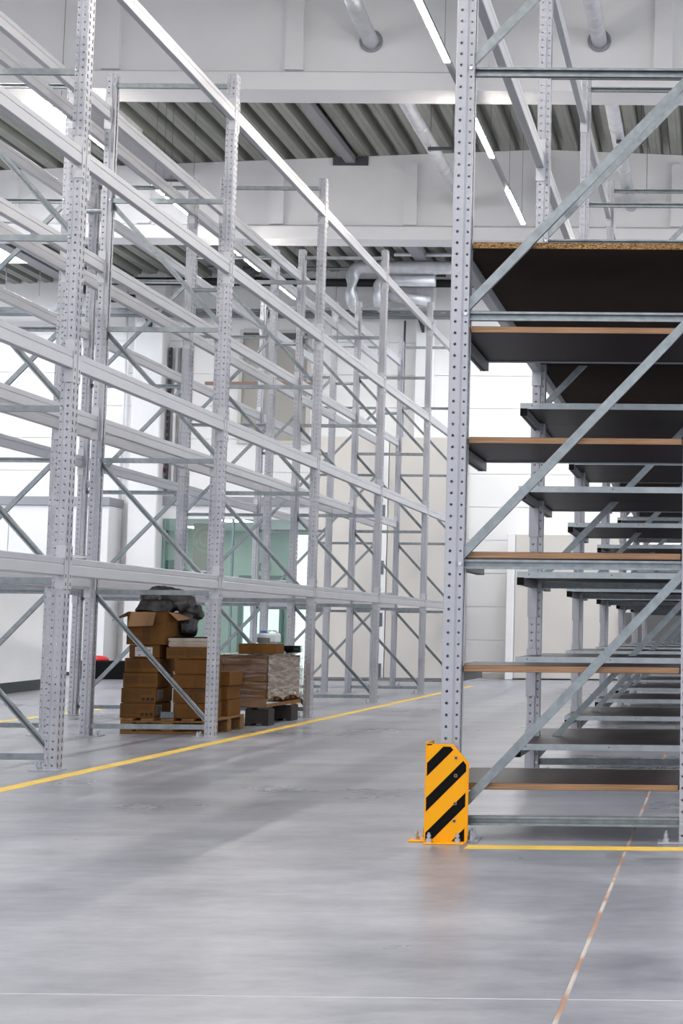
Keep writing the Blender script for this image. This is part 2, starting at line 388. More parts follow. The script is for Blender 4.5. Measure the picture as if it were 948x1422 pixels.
# ------------------------------------------------------------------ racking: shared meshes
H = 5.55; NP = 111; P = .05; W2 = .05
def hole_strip(b, u0, u1, place, hu, holes, rows, zofs=0):
    """a strip from u0 to u1 (2D path position), one pitch per row, each row with one hole at hu
    place(u, z) gives the 3D point; holes = list of (du, dz) around the hole"""
    for k in range(rows):
        za = k*P+zofs; zb = za+P; zc = (za+zb)/2
        outer = [(u0, za), (hu, za), (u1, za), (u1, zc), (u1, zb), (hu, zb), (u0, zb), (u0, zc)]
        inner = [(hu+du, zc+dz) for du, dz in holes]
        vs = [place(*p) for p in outer]+[place(*p) for p in inner]
        b.add(vs, [(i, (i+1) % 8, 8+(i+1) % 8, 8+i) for i in range(8)])
def octa(r): return [(r*c, r*s) for c, s in ((-.7, -.7), (0, -1), (.7, -.7), (1, 0), (.7, .7), (0, 1), (-.7, .7), (-1, 0))]
def slot(w_, h_, tilt=.0): return [(x+tilt*z, z) for x, z in ((-w_, -h_), (0, -h_), (w_, -h_), (w_, 0), (w_, h_), (0, h_), (-w_, h_), (-w_, 0))]
def upright_mesh():
    # local: slotted face at x=0 looking +x, body goes to -x, z up
    b = MB()
    for s in (1, -1):
        hole_strip(b, 0.006, .048, lambda u, z, s=s: (-u, s*W2, z), .024, octa(.0066), NP)
        b.add([(-.048, s*W2, 0), (-.056, s*.040, 0), (-.056, s*.040, H), (-.048, s*W2, H)], [(0, 1, 2, 3)])
        hole_strip(b, .056, .079, lambda u, z, s=s: (-u, s*.040, z), .067, octa(.0055), NP)
        b.add([(-.079, s*.040, 0), (-.079, s*.010, 0), (-.079, s*.010, H), (-.079, s*.040, H)], [(0, 1, 2, 3)])  # back lips nearly closed to keep light out, so the holes look dark
        b.add([(-.006, s*W2, 0), (0, s*.044, 0), (0, s*.044, H), (-.006, s*W2, H)], [(0, 1, 2, 3)])
        hole_strip(b, .012, .044, lambda u, z, s=s: (0, s*u, z), .026, slot(.0065, .0135, .12*1), NP)
    hole_strip(b, -.012, .012, lambda u, z: (0, u, z), 0, octa(.0028), NP)
    return b.mesh('upright', 'upright')
UP = upright_mesh()
def baseplate_mesh():
    b = MB(); b.bbox(-.17, .02, -.065, .065, 0, .007, .0015); return b.mesh('base_plate', 'upright')
BP = baseplate_mesh()
def anchor_mesh():
    b = MB(); b.tube([(0, 0, 0), (0, 0, .003)], .017, 14); b.tube([(0, 0, .003), (0, 0, .016)], .0125, 6); b.tube([(0, 0, .016), (0, 0, .04)], .006, 10); b.tube([(0, 0, .022), (0, 0, .031)], .0095, 6)
    return b.mesh('anchor_bolt', 'zinc')
AB = anchor_mesh()
def cee(b, p0, p1, w_=.042, d=.022, openy=1, y=0):
    """C channel between p0 and p1 in the xz plane; web on the side away from the opening"""
    p0 = Vector((p0[0], 0, p0[1])); p1 = Vector((p1[0], 0, p1[1])); dr = (p1-p0).normalized(); nr = Vector((-dr.z, 0, dr.x))
    t = .0018; hw = w_/2; lip = .010
    prof = [(-hw+lip, d), (-hw, d), (-hw, 0), (hw, 0), (hw, d), (hw-lip, d), (hw-lip, d-t), (hw-t, d-t), (hw-t, t), (-hw+t, t), (-hw+t, d-t), (-hw+lip, d-t)]
    vs = []
    for p in (p0, p1):
        for n_, dd in prof: vs.append(p+nr*n_+Vector((0, y+openy*(dd-d/2), 0)))
    m = len(prof); fs = [(i, (i+1) % m, m+(i+1) % m, m+i) for i in range(m)]
    b.add(vs, fs)
D = 1.10
BARS = [.083, 1.178, 2.268, 3.37, 4.465, 5.46]
xa, xb = -.062, -D+.062
def bar_mesh():
    b = MB(); cee(b, (xa, 0), (xb, 0), .040, .022, 1, -.008); return b.mesh('horizontal_brace', 'galv')
BARM = bar_mesh()
def diag_mesh(z0, z1):
    b = MB(); cee(b, (xa, z0+.03), (xb, z1-.02), .038, .02, -1, .015); return b.mesh('diagonal_brace', 'galv')
DIAG = [diag_mesh(BARS[i], BARS[i+1]) for i in range(4)]
def boltset_mesh():
    b = MB()
    for x in (-.067, -D+.067):
        for z in BARS:
            for s in (1, -1): b.tube([(x, s*.041, z), (x, s*.049, z)], .009, 6)
    return b.mesh('brace_bolts', 'zinc')
BOLTS = boltset_mesh()
def frame(xf, y, direc, lab, group):
    f = obj('rack_frame', None, loc=(xf, y, 0), rz=0 if direc > 0 else math.pi, label=lab, cat='rack frame', group=group)
    for k in (0, 1):
        u = obj('upright', UP, f, loc=(0, 0, .007) if k == 0 else (-D, 0, .007), rz=0 if k == 0 else math.pi)
        obj('base_plate', BP, u, loc=(0, 0, -.007))
        obj('anchor_bolt', AB, u, loc=(-.135, .03, 0)); obj('anchor_bolt', AB, u, loc=(-.135, -.03, 0))
    for z in BARS: obj('horizontal_brace', BARM, f, loc=(0, 0, z))
    for d in DIAG: obj('diagonal_brace', d, f)
    obj('brace_bolts', BOLTS, f, kind='stuff')
    return f

BH = .112; BL = BAY-.106
def beam_mesh(L):
    # outer face at x=0 looking +x, body to -x, along y centred, bottom at z=0
    b = MB()
    prof = [(-.003, 0), (0, .003), (0, .062), (-.006, .067), (-.006, .071), (-.003, .074), (-.003, BH-.004), (-.007, BH), (-.045, BH), (-.048, BH-.004), (-.048, .074), (-.044, .070), (-.044, .067), (-.050, .062), (-.050, .003), (-.047, 0)]
    b.prism(prof, 'y', -L/2, L/2); return b.mesh('beam_profile', 'beam')
BM = beam_mesh(BL-.008)
def connector_mesh(s):
    b = MB(); z0, z1 = -.085, BH+.075
    # leg against the side of the upright, leg over its slotted face
    y = s*BAY/2
    b.box(-.055, .0035, y-s*.0545, y-s*.051, z0, z1)
    b.box(.0, .0035, y-s*.051, y-s*.009, z0, z1)
    # locking slots as raised dark hooks
    for z in (z0+.03, z0+.08, z1-.08, z1-.03): b.box(.0035, .0055, y-s*.036, y-s*.028, z-.011, z+.011, 1)
    return b.mesh('connector', ['beam', 'bracket'])
CN = [connector_mesh(-1), connector_mesh(1)]
def beam(xf, n, z, direc, lab, group):
    o = obj('rack_beam', None, loc=(xf, (Yn(n)+Yn(n+1))/2, z), rz=0 if direc > 0 else math.pi, label=lab, cat='rack beam', group=group)
    obj('beam_profile', BM, o)
    for c in CN: obj('connector', c, o)
    return o

LEVELS = [1.212, 2.52, 3.84, 5.155]
XL_F, XL_B = -4.075, -6.53      # aisle face of front row; outer face of back row
XRR = -1.166
for n in range(7):
    frame(XL_F, Yn(n), 1, 'tall grey rack frame beside the aisle, %s from the camera in the left rack' % ORD[n], 'left rack, aisle-side row frames')
    frame(XL_B, Yn(n), -1, 'tall grey rack frame, %s from the camera in the left rack rear row' % ORD[n], 'left rack, rear row frames')
    frame(XRR, Yn(n), -1, 'tall grey rack frame, %s from the camera in the right rack with shelves' % ORD[n], 'right rack frames')
LV = ['lowest', 'second', 'third', 'top']
for n in range(6):
    for k, z in enumerate(LEVELS):
        bt = '%s bay from camera' % ORD[n]
        beam(XL_F, n, z, 1, 'grey step beam, left rack aisle side, %s level, %s' % (LV[k], bt), 'left rack beams')
        beam(XL_F-D, n, z, -1, 'grey step beam, inner side of left front row, %s level, %s' % (LV[k], bt), 'left rack beams')
        beam(XL_B+D, n, z, 1, 'grey step beam, inner side of left rear row, %s level, %s' % (LV[k], bt), 'left rack beams')
        beam(XL_B, n, z, -1, 'grey step beam, outer side of left rear row, %s level, %s' % (LV[k], bt), 'left rack beams')
    for k in (1, 2, 3):
        lv = ['', 'chipboard', 'middle', 'top'][k]
        beam(XRR, n, LEVELS[k], -1, 'grey beam, aisle side of right rack, %s level, %s bay from camera' % (lv, ORD[n]), 'right rack beams')
        beam(XRR+D, n, LEVELS[k], 1, 'grey beam, far side of right rack, %s level, %s bay from camera' % (lv, ORD[n]), 'right rack beams')
# row spacers between the back-to-back rows
sp = MB(); sp.tube([(-.124, 0, 0), (.124, 0, 0)], .022, 12); SPM = sp.mesh('row_spacer', 'strip')
for n in range(7):
    for z, wd in ((1.456, 'low'), (4.38, 'high')):
        obj('row_spacer', SPM, loc=((XL_F-D+XL_B+D)/2, Yn(n), z), label='%s metal spacer between the two left rack rows at the %s frame from camera' % (wd, ORD[n]), cat='spacer', group='row spacers')
# one more chipboard deck per bay of the right rack
for n in range(6):
    x0, x1 = XRR+.052, XRR+D-.052
    y0, y1 = Yn(n)+.0 if n == 0 else Yn(n)+.003, Yn(n+1)-.003
    b = MB(); t = .028; dx, dy = (x1-x0)/2, (y1-y0)/2
    # the corners are notched round the uprights
    nx = .034; yl = Yn(n)+.056-(y0+y1)/2; yh = Yn(n+1)-.056-(y0+y1)/2
    def slab(z0, z1, e, mi): b.prism([(-dx+e, yl+e), (-dx+nx+e, yl+e), (-dx+nx+e, -dy+e), (dx-nx-e, -dy+e), (dx-nx-e, yl+e), (dx-e, yl+e), (dx-e, yh-e), (dx-nx-e, yh-e), (dx-nx-e, dy-e), (-dx+nx+e, dy-e), (-dx+nx+e, yh-e), (-dx+e, yh-e)], 'z', z0, z1, mi)
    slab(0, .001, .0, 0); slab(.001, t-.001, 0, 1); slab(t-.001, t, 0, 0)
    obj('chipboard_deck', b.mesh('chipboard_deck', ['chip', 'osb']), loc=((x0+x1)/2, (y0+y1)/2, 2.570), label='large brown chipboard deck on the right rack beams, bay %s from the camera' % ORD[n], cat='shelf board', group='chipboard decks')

# short shelves carried on arms in front of and behind each right-hand frame
SH = [.242, .742, 1.232, 1.733, 2.222]; BT = .028; SD = .70
def shelf_proto(front, raw):
    """origin at frame plane, aisle edge; board extends to +y (away) or -y (towards camera)"""
    s = -1 if front else 1
    t = obj('bracket_shelf', None)
    ya, yb = (s*.002, s*SD); y0, y1 = min(ya, yb), max(ya, yb)
    if raw: y0 = .0
    wd = D-.025; brd = MB(); nx = .074
    def slab(z0, z1, e, mi):
        if s > 0: pl = [(nx, y0), (wd-nx, y0), (wd-nx, .056), (wd, .056), (wd, y1-e), (0, y1-e), (0, .056), (nx, .056)]
        else: pl = [(nx, y1), (nx, -.056), (0, -.056), (0, y0+e), (wd, y0+e), (wd, -.056), (wd-nx, -.056), (wd-nx, y1)]
        brd.prism(pl, 'z', z0, z1, mi)
    slab(-.0015, 0, 0, 0); slab(-BT, -BT+.0015, 0, 0); slab(-BT+.0015, -.0015, 0, 1)
    obj('board', brd.mesh('board', ['film_ply', 'ply']), t)
    # metal edge profile on the free edge
    e = MB(); yf = s*SD
    e.box(0, wd, min(yf, yf+s*.002), max(yf, yf+s*.002), -BT-.006, .0015)
    e.box(0, wd, min(yf, yf-s*.02), max(yf, yf-s*.02), -BT-.0035, -BT-.0015)
    for x in (.07, .55, 1.0): e.tube([(x, yf+s*.002, -.014), (x, yf+s*.004, -.014)], .0045, 8, 1)
    obj('edge_profile', e.mesh('edge_profile', ['strip', 'bracket']), t)
    for xx in (0.002, wd-.042):
        a = MB(); ys_, ye = s*.052, s*(SD+.001)
        y0_, y1_ = min(ys_, ye), max(ys_, ye); zt, zb = -BT-.004, -BT-.046
        prof = [(xx, zb+.002), (xx+.002, zb), (xx+.014, zb), (xx+.014, zb+.005), (xx+.026, zb+.005), (xx+.026, zb), (xx+.038, zb), (xx+.04, zb+.002), (xx+.04, zt), (xx, zt)]
        a.prism(prof, 'y', y0_, y1_)
        ar = obj('bracket_arm', a.mesh('bracket_arm', 'arm'), t)
        c = MB(); c.box(xx-.001, xx+.041, min(ye, ye+s*.004), max(ye, ye+s*.004), zb-.001, zt+.001); obj('end_cap', c.mesh('end_cap', 'black'), ar)
        near = xx < .5
        c = MB(); xf = -.014 if near else wd+.014; sg = 1 if near else -1
        xs0, xs1 = sorted((xf, xf+sg*.056)); c.box(xs0, xs1, min(s*.051, s*.0545), max(s*.051, s*.0545), -.255, .04)
        xs0, xs1 = sorted((xf-sg*.0035, xf)); c.box(xs0, xs1, min(s*.0545, s*.009), max(s*.0545, s*.009), -.255, .04)
        obj('connector', c.mesh('connector', 'upright'), ar)
    return t
P_back_raw = shelf_proto(False, True); P_back = shelf_proto(False, False); P_front = shelf_proto(True, False)
LVS = ['lowest', 'second', 'third', 'fourth', 'fifth']
for n in range(7):
    for k, z in enumerate(SH):
        for fr in (0, 1):
            if n == 0 and fr: continue
            pr = P_back_raw if n == 0 else (P_front if fr else P_back)
            tree_copy(pr, loc=(XRR+.0125, Yn(n), z), label='dark short shelf %s the %s frame of the right rack, %s level' % ('in front of' if fr else 'behind', ORD[n], LVS[k]), category='shelf', group='short bracket shelves of the right rack')
def kill(o):
    for c in list(o.children): kill(c)
    bpy.data.objects.remove(o)
for p_ in (P_back_raw, P_back, P_front): kill(p_)

# ------------------------------------------------------------------ yellow column guard at the first right-hand frame
GX, GY = -1.213, 6.345
g = obj('column_guard', None, loc=(GX, GY, 0), label='yellow column guard with black diagonal stripes bolted at the foot of the right rack', cat='column guard')
Wg, Hg = .172, .412
b = MB(); poly = [(0, .004), (Wg, .004), (Wg, Hg-.075), (Wg-.068, Hg), (0, Hg)]
b.prism(poly, 'y', 0, .006)
b.prism([(Wg, .004), (Wg+.006, .012), (Wg+.006, Hg-.078), (Wg-.066, Hg+.001), (Wg-.07, Hg)], 'y', .002, .008)
obj('front_plate', b.mesh('front_plate', 'guard'), g)
b = MB(); b.box(-.006, 0, .002, .16, .004, Hg+.006); b.box(-.006, .02, .0, .006, Hg-.006, Hg+.004)
obj('side_plate', b.mesh('side_plate', 'guard'), g)
b = MB(); b.bbox(0, Wg+.004, -.055, .006, 0, .007, .002); obj('foot_flange', b.mesh('foot_flange', 'guard'), g)
b = MB(); b.bbox(-.075, 0, .012, .16, 0, .007, .002); obj('foot_flange', b.mesh('foot_flange', 'guard'), g)
K = 2.86e-3/6.77*1.075
def gz(px, py): # position on the plate from the plate's own proportions
    return ((px-(225-(py-155)*.0225))*.000457, (1035-py)*.000468)
for pl in ([(225, 325), (375, 178), (442, 178), (468, 207), (222, 445)], [(214, 635), (560, 303), (587, 340), (587, 398), (212, 760)],
           [(208, 945), (580, 587), (577, 710), (278, 1000), (262, 1016), (207, 1014)], [(450, 1018), (570, 903), (567, 1020)]):
    pts = [gz(*p) for p in pl]; pts = [(min(max(x, .001), Wg-.004), z) for x, z in pts]
    b = MB(); b.prism(pts[::-1], 'y', -.0006, 0); obj('black_stripe', b.mesh('black_stripe', 'stripe'), g)
for px, py in ((493, 278), (490, 437), (483, 684), (477, 840)):
    x, z = gz(px, py); b = MB(); b.box(x-.0065, x+.0065, -.0022, 0, z-.0065, z+.0065); b.box(x-.0035, x+.0035, -.003, -.0022, z-.0035, z+.0035, 1)
    obj('square_fixing', b.mesh('square_fixing', ['rust', 'ink_dark']), g)
for (x, y) in ((.022, -.03), (.142, -.03), (-.045, .05), (-.03, .12)): obj('anchor_bolt', AB, g, loc=(x, y, .006))

# ------------------------------------------------------------------ lights
def lamp(x, y0, y1, z, lab, group):
    o = obj('linear_light', None, loc=(x, (y0+y1)/2, z), label=lab, cat='ceiling light', group=group); L = (y1-y0)/2
    b = MB(); b.bbox(-.03, .03, -L, L, .012, .06, .004); obj('housing', b.mesh('housing', 'tray'), o)
    b = MB(); b.prism([(-.03, .012), (-.026, 0), (.026, 0), (.03, .012)], 'y', -L+.01, L-.01); obj('diffuser', b.mesh('diffuser', 'lamp'), o)
    b = MB()
    for yy in (-L*.8, L*.8): b.tube([(0, yy, .06), (0, yy, zr(x)-z-.003)], .0025, 6)
    obj('suspension_wire', b.mesh('suspension_wire', 'bracket'), o)
def trunk(x, y0, y1, z, lab):
    boxobj('light_trunking', x-.028, x+.028, y0, y1, z+.014, z+.055, 'purlin', .003, label=lab, cat='trunking')
ll = [(12.4, 13.83), (15.38, 16.7), (17.97, 19.49)]
for k, (a, c) in enumerate(ll): lamp(-2.61, a, c, 6.3, 'lit strip light over the aisle, %s from the camera' % ['first', 'second', 'third and farthest'][k], 'aisle strip lights')
for k, y in enumerate((-5, -2, 1, 4, 7, 9.8)): lamp(-2.61, y, y+1.45, 6.3, 'aisle strip light outside the picture, %s behind the first lit one' % ORD[5-k], 'aisle strip lights')
trunk(-2.61, 13.84, 15.37, 6.3, 'grey trunking between the first and second aisle strip lights'); trunk(-2.61, 16.71, 17.96, 6.3, 'grey trunking between the second and third aisle strip lights')
l2 = [(15.15, 16.52), (17.9, 18.25), (18.36, 19.35), (20.6, 21.4), (21.5, 22.2), (23.0, 24.1)]
for k, (a, c) in enumerate(l2): lamp(-6.96, a, c, 6.3, 'lit strip light above the left racks, %s from the camera in its row' % ORD[k], 'left strip lights')
for k, y in enumerate((-5, -2, 1, 4, 7, 10)): lamp(-6.96, y, y+1.45, 6.3, 'left rack strip light outside the picture, %s behind the row seen' % ORD[5-k], 'left strip lights')
for k, (a, c) in enumerate(((16.53, 17.89), (19.36, 20.59), (22.21, 22.99))): trunk(-6.96, a, c, 6.3, 'grey trunking of the left strip lights, %s piece from the camera' % ORD[k])
for x, nm in ((-11.4, 'far left'), (1.75, 'right')):  # unseen outer rows, added for illumination
    for k, y in enumerate((-5, -1, 3, 7, 11, 15, 19, 23) if x > 0 else (-5, -1, 3, 7, 11, 15)): lamp(x, y, y+1.45, 6.3, 'added unseen strip light in the %s row, %s from the back of the hall' % (nm, ORD[k]), 'added %s strip lights' % nm)

# ------------------------------------------------------------------ pipes and ducts
def ductobj(pts, r, lab, m='duct', cat='duct', n=16, rings=True):
    p0 = Vector(pts[0]); o = obj('ventilation_duct' if m == 'duct' else 'pipe', None, loc=p0, label=lab, cat=cat)
    b = MB(); b.tube([Vector(p)-p0 for p in pts], r, n); obj('duct_run' if m == 'duct' else 'pipe_run', b.mesh('duct_run', m, True), o)
    if rings:
        for i in range(len(pts)-1):
            a, c = Vector(pts[i])-p0, Vector(pts[i+1])-p0; L = (c-a).length
            if L < 1: continue
            d = (c-a).normalized(); k = 1.0
            while k < L:
                b = MB(); b.tube([a+d*k, a+d*(k+.04)], r+.005, n); obj('duct_collar', b.mesh('duct_collar', m, True), o); k += 1.6
    return o
def collar(x, y, z, lab):
    b = MB(); n = 20; vs = []
    for rr_ in (.095, .125):
        for yy in (-.012, 0): vs += [(rr_*math.cos(2*math.pi*k/n), yy, rr_*math.sin(2*math.pi*k/n)) for k in range(n)]
    fs = []
    for k in range(n):
        j = (k+1) % n; fs += [(k, j, 2*n+j, 2*n+k), (2*n+k, 2*n+j, 3*n+j, 3*n+k), (k, j, n+j, n+k)]
    b.add(vs, fs); obj('duct_sleeve', b.mesh('duct_sleeve', 'greyband'), loc=(x, y, z), label=lab, cat='sleeve')
ductobj([(-3.70, 14.4, 7.22), (-3.70, 14.6, 7.18), (-3.70, 15.3, 7.10), (-3.70, 21.3, 7.08)], .085, 'silver insulated duct running over the aisle through the girder, left one')
ductobj([(-4.35, 14.35, 7.30), (-3.78, 14.35, 7.30)], .085, 'short silver crosswise duct piece at the top edge above the left aisle duct', rings=False)
ductobj([(-1.28, 9.5, 7.13), (-1.28, 15.3, 7.13), (-1.28, 21.3, 7.09)], .085, 'silver insulated duct running through the girder above the right rack')
collar(-3.70, 15.30, 7.11, 'round sleeve where the left duct enters the near girder'); collar(-1.28, 15.30, 7.13, 'round sleeve where the right duct enters the near girder')
def hanger(x, y, z, lab):
    o = obj('pipe_hanger', None, loc=(x, y, z), label=lab, cat='hanger')
    b = MB(); b.box(-.17, .17, -.02, .02, -.04, 0); obj('hanger_rail', b.mesh('hanger_rail', 'bracket'), o)
    b = MB()
    for s in (-.14, .14): b.tube([(s, 0, -.06), (s, 0, zr(x)-z-.003)], .004, 6)
    obj('threaded_rod', b.mesh('threaded_rod', 'bracket'), o)
hanger(-3.52, 18.4, 6.99, 'dark trapeze hanger under the left aisle duct'); hanger(-1.12, 18.2, 7.03, 'dark trapeze hanger under the right duct, nearer one'); hanger(-1.14, 20.2, 7.0, 'dark trapeze hanger under the right duct, farther one')
ductobj([(-11.7, 27.4, 7.36), (3, 27.4, 7.36)], .075, 'long black insulated pipe along the top of the far wall', 'insul', 'pipe', rings=False)
def bend(pts, r=.3, n=5):
    out = [Vector(pts[0])]
    for i in range(1, len(pts)-1):
        p = Vector(pts[i]); a = (Vector(pts[i-1])-p); c = (Vector(pts[i+1])-p); ra = min(r, a.length*.45, c.length*.45)
        p0, p1 = p+a.normalized()*ra, p+c.normalized()*ra
        for k in range(n+1):
            t = k/n; out.append((1-t)**2*p0+2*t*(1-t)*p+t*t*p1)
    out.append(Vector(pts[-1])); return out
ductobj(bend([(-12.0, 22.0, 7.34), (-11.85, 25.0, 7.32), (-11.55, 26.0, 7.28), (-11.55, 26.9, 6.95), (-10.8, 27.1, 6.95)], .4), .085, 'thick black flexible hose sagging from the roof at the far left', 'insul', 'hose', rings=False)
ductobj(bend([(-6.72, 27.25, 6.85), (-6.72, 26.85, 6.85), (-6.72, 26.85, 7.52), (3, 26.85, 7.52)], .22), .12, 'big silver duct along the far wall turning down at its left end', rings=False)
ductobj(bend([(-6.25, 27.25, 6.85), (-6.25, 26.9, 6.85), (-6.25, 26.9, 7.28), (-5.2, 26.9, 7.28)], .16), .10, 'second smaller silver elbow duct beside the big one on the far wall', rings=False)
ductobj([(-6.1, 27.08, 7.05), (-5.35, 27.22, 6.98)], .11, 'short silver duct end slanting along the far wall below the elbows', rings=False)
ductobj([(-9.5, 27.2, 7.58), (3, 27.2, 7.58)], .03, 'thin grey pipe high on the far wall', 'tray', 'pipe', rings=False)
ductobj([(-5.9, 26.6, 7.70), (3, 26.6, 7.70)], .035, 'thin silver pipe just under the deck at the far wall', rings=False)
# cable tray
o = obj('cable_tray', None, loc=(-14, 27.36, 6.72), label='long perforated grey cable tray along the far wall', cat='cable tray')
b = MB(); Lt = 17.0
b.box(0, Lt, 0, .25, 0, .006)
hole_strip_rows = int(Lt/.25)
for k in range(hole_strip_rows):
    x0 = k*.25; outer = [(x0, 0), (x0+.125, 0), (x0+.25, 0), (x0+.25, .06), (x0+.25, .12), (x0+.125, .12), (x0, .12), (x0, .06)]
    inner = [(x0+.125+du, .06+dz) for du, dz in slot(.045, .014)]
    vs = [(p[0], 0, p[1]) for p in outer+inner]; b.add(vs, [(i, (i+1) % 8, 8+(i+1) % 8, 8+i) for i in range(8)])
b.box(0, Lt, .246, .25, 0, .12)
obj('tray_channel', b.mesh('tray_channel', 'tray'), o)
for k, x in enumerate((3.28, 8.4, 12.5)):
    b = MB(); yb_ = (.288, .418, .636)[k]; b.prism([(.0, -.04), (yb_, -.22), (yb_, -.02), (.05, -.02)][::-1], 'x', x, x+.05); obj('wall_bracket', b.mesh('wall_bracket', 'kick'), o)
# hanging wires at the far left
for k, x in enumerate((-12.87, -12.26)):
    b = MB(); b.tube([(0, 0, 0), (0, 0, zr(x)-6.838)], .006, 6); obj('hanging_wire', b.mesh('hanging_wire', 'bracket'), loc=(x, 26.4, 6.84), label=['left of two thin wires hanging from the roof at the far left', 'right of two thin wires hanging from the roof at the far left'][k], cat='wire')
# orange riser pipe and grey risers next to the column
for k, (x, r, m, lab) in enumerate(((-10.08, .04, 'orange', 'bright orange vertical pipe on the far wall'), (-10.2, .03, 'purlin', 'pale vertical pipe left of the orange pipe'), (-10.30, .035, 'white', 'white vertical pipe second left of the orange pipe'))):
    b = MB(); b.tube([(0, 0, 0), (0, 0, 2.84)], r, 10); obj('riser_pipe', b.mesh('riser_pipe', m, True), loc=(x, 27.955, 3.362), label=lab, cat='pipe')
o = obj('cable_ladder', None, loc=(-10.39, 27.9, 3.45), label='narrow dark perforated vertical cable ladder left of the white pipe', cat='cable ladder')
b = MB(); b.box(-.02, -.012, -.04, .04, 0, 2.75); b.box(.012, .02, -.04, .04, 0, 2.75); obj('side_rail', b.mesh('side_rail', 'bracket'), o)
b = MB()
for k in range(22): b.box(-.012, .012, -.04, -.03, .05+k*.125, .1+k*.125)
obj('ladder_rungs', b.mesh('ladder_rungs', 'bracket'), o)
b = MB(); b.tube([(0, 0, 0), (0, 0, 4.2)], .03, 8); obj('drain_pipe', b.mesh('drain_pipe', 'white', True), loc=(-11.25, 27.9, 3.2), label='thin white vertical pipe on the wall left of the white column', cat='pipe')
b = MB(); b.tube([(0, 0, 0), (0, 0, 6.4)], .02, 8); obj('cable_conduit', b.mesh('cable_conduit', 'tray', True), loc=(-5.95, 27.9, .35), label='thin grey vertical conduit beside the column above the beige doors', cat='conduit')
# red alarm sounder
o = obj('alarm_sounder', None, loc=(-10.5, 27.9, 3.86), label='round red disc on a thin stem on the far wall above the office', cat='alarm')
b = MB(); b.tube([(0, .02, 0), (0, .09, 0)], .075, 20); b.tube([(0, .0, 0), (0, .02, 0)], .06, 20); obj('disc', b.mesh('disc', 'red', True), o)
b = MB(); b.tube([(0, .08, -.07), (0, .08, -.38)], .006, 6); obj('stem', b.mesh('stem', 'red'), o)

# upper loading hatch in the far wall
o = obj('wall_hatch', None, loc=(-8.42, YW, 4.44), label='large beige recessed hatch high on the far wall behind the left racks', cat='hatch')
b = MB()
b.box(-.68, .68, -.06, .0, 2.07, 2.13); b.box(-.68, -.62, -.06, 0, 0, 2.07); b.box(.62, .68, -.06, 0, 0, 2.07); b.box(-.68, .68, -.06, 0, -.06, 0)
obj('hatch_frame', b.mesh('hatch_frame', 'beige'), o)
M['hatch'] = mat('hatch_panel', (.38, .36, .33), .6)
b = MB(); b.bbox(-.62, .62, -.02, -.002, 0, 1.95, .004); obj('hatch_panel', b.mesh('hatch_panel', 'hatch'), o)
b = MB(); b.box(-.62, .62, -.025, -.002, 1.95, 2.07); obj('shutter_box', b.mesh('shutter_box', 'bracket'), o)
b = MB(); b.bbox(-1.3, .9, -.12, -.07, 1.05, 1.11, .004); obj('cross_bar', b.mesh('cross_bar', 'rust'), o)

# beige double door block behind the left racks
o = obj('door_1', None, loc=(-5.87, 26.0, 0), kind='structure')
b = MB(); b.box(-1.18, 1.2, .06, 1.95, 0, 4.28); obj('door_block', b.mesh('door_block', 'beige'), o)
for (x0, x1) in ((-1.18, -.02), (.11, 1.2)):
    b = MB(); b.bbox(x0+.005, x1-.005, 0, .058, .05, 4.27, .006); obj('door_leaf', b.mesh('door_leaf', 'beige'), o)
b = MB(); b.bbox(-.012, .10, -.015, .058, .05, 4.27, .004); obj('door_stile', b.mesh('door_stile', 'white'), o)
for z in (.18, 1.06, 1.97, 2.95):
    b = MB(); b.bbox(.02, .065, -.03, -.015, z-.12, z+.12, .003); obj('door_hinge', b.mesh('door_hinge', 'hinge'), o)
# smaller beige panel behind the right rack
o = obj('beige_partition', None, loc=(-2.7, 27.3, 0), label='low beige partition block standing against the far wall behind the right rack', cat='partition')
b = MB(); b.bbox(-.98, .95, 0, .6, .02, 2.66, .01); obj('partition_body', b.mesh('partition_body', 'beige'), o)
b = MB(); b.bbox(-1.12, -.985, -.12, .6, 0, 2.67, .01); obj('end_post', b.mesh('end_post', 'white'), o)
boxobj('grey_cabinet', -1.72, .9, 27.2, 27.9, 0, 1.24, 'greyd', .01, label='dark grey low cabinet against the far wall behind the right rack', cat='cabinet')

# ------------------------------------------------------------------ glazed office
o = obj('window_1', None, loc=(-9.1, YW, 0), kind='structure')
b = MB(); b.bbox(-1.82, 1.82, -.08, .05, 3.19, 3.36, .006); obj('window_fascia', b.mesh('window_fascia', 'greyband'), o)
b = MB(); b.box(-1.66, 1.8, -.03, .05, 2.94, 3.19); obj('window_head', b.mesh('window_head', 'white'), o)
b = MB(); b.bbox(-1.82, -1.70, -.08, .05, 0, 3.19, .004); obj('window_jamb', b.mesh('window_jamb', 'teal'), o)
b = MB(); b.box(-1.70, -1.50, -.03, .05, 0, 2.94); obj('window_jamb', b.mesh('window_jamb', 'white'), o)
b = MB(); b.box(1.62, 1.82, -.03, .05, 0, 3.19); obj('window_jamb', b.mesh('window_jamb', 'white'), o)
for x in (-1.31, -.02): b = MB(); b.bbox(x-.02, x+.02, -.03, .03, 0, 2.94, .003); obj('window_mullion', b.mesh('window_mullion', 'teal'), o)
for x0, x1 in ((-1.5, -1.33), (-1.29, -.04), (0.0, 1.62)):
    b = MB(); b.box(x0, x1, -.004, .004, .02, 2.94); obj('window_pane', b.mesh('window_pane', 'glass'), o)
o = obj('wall_office', None, loc=(0, YW, 0), kind='structure')
xo0, xo1, yo1 = -12.6, -7.2, 5.2
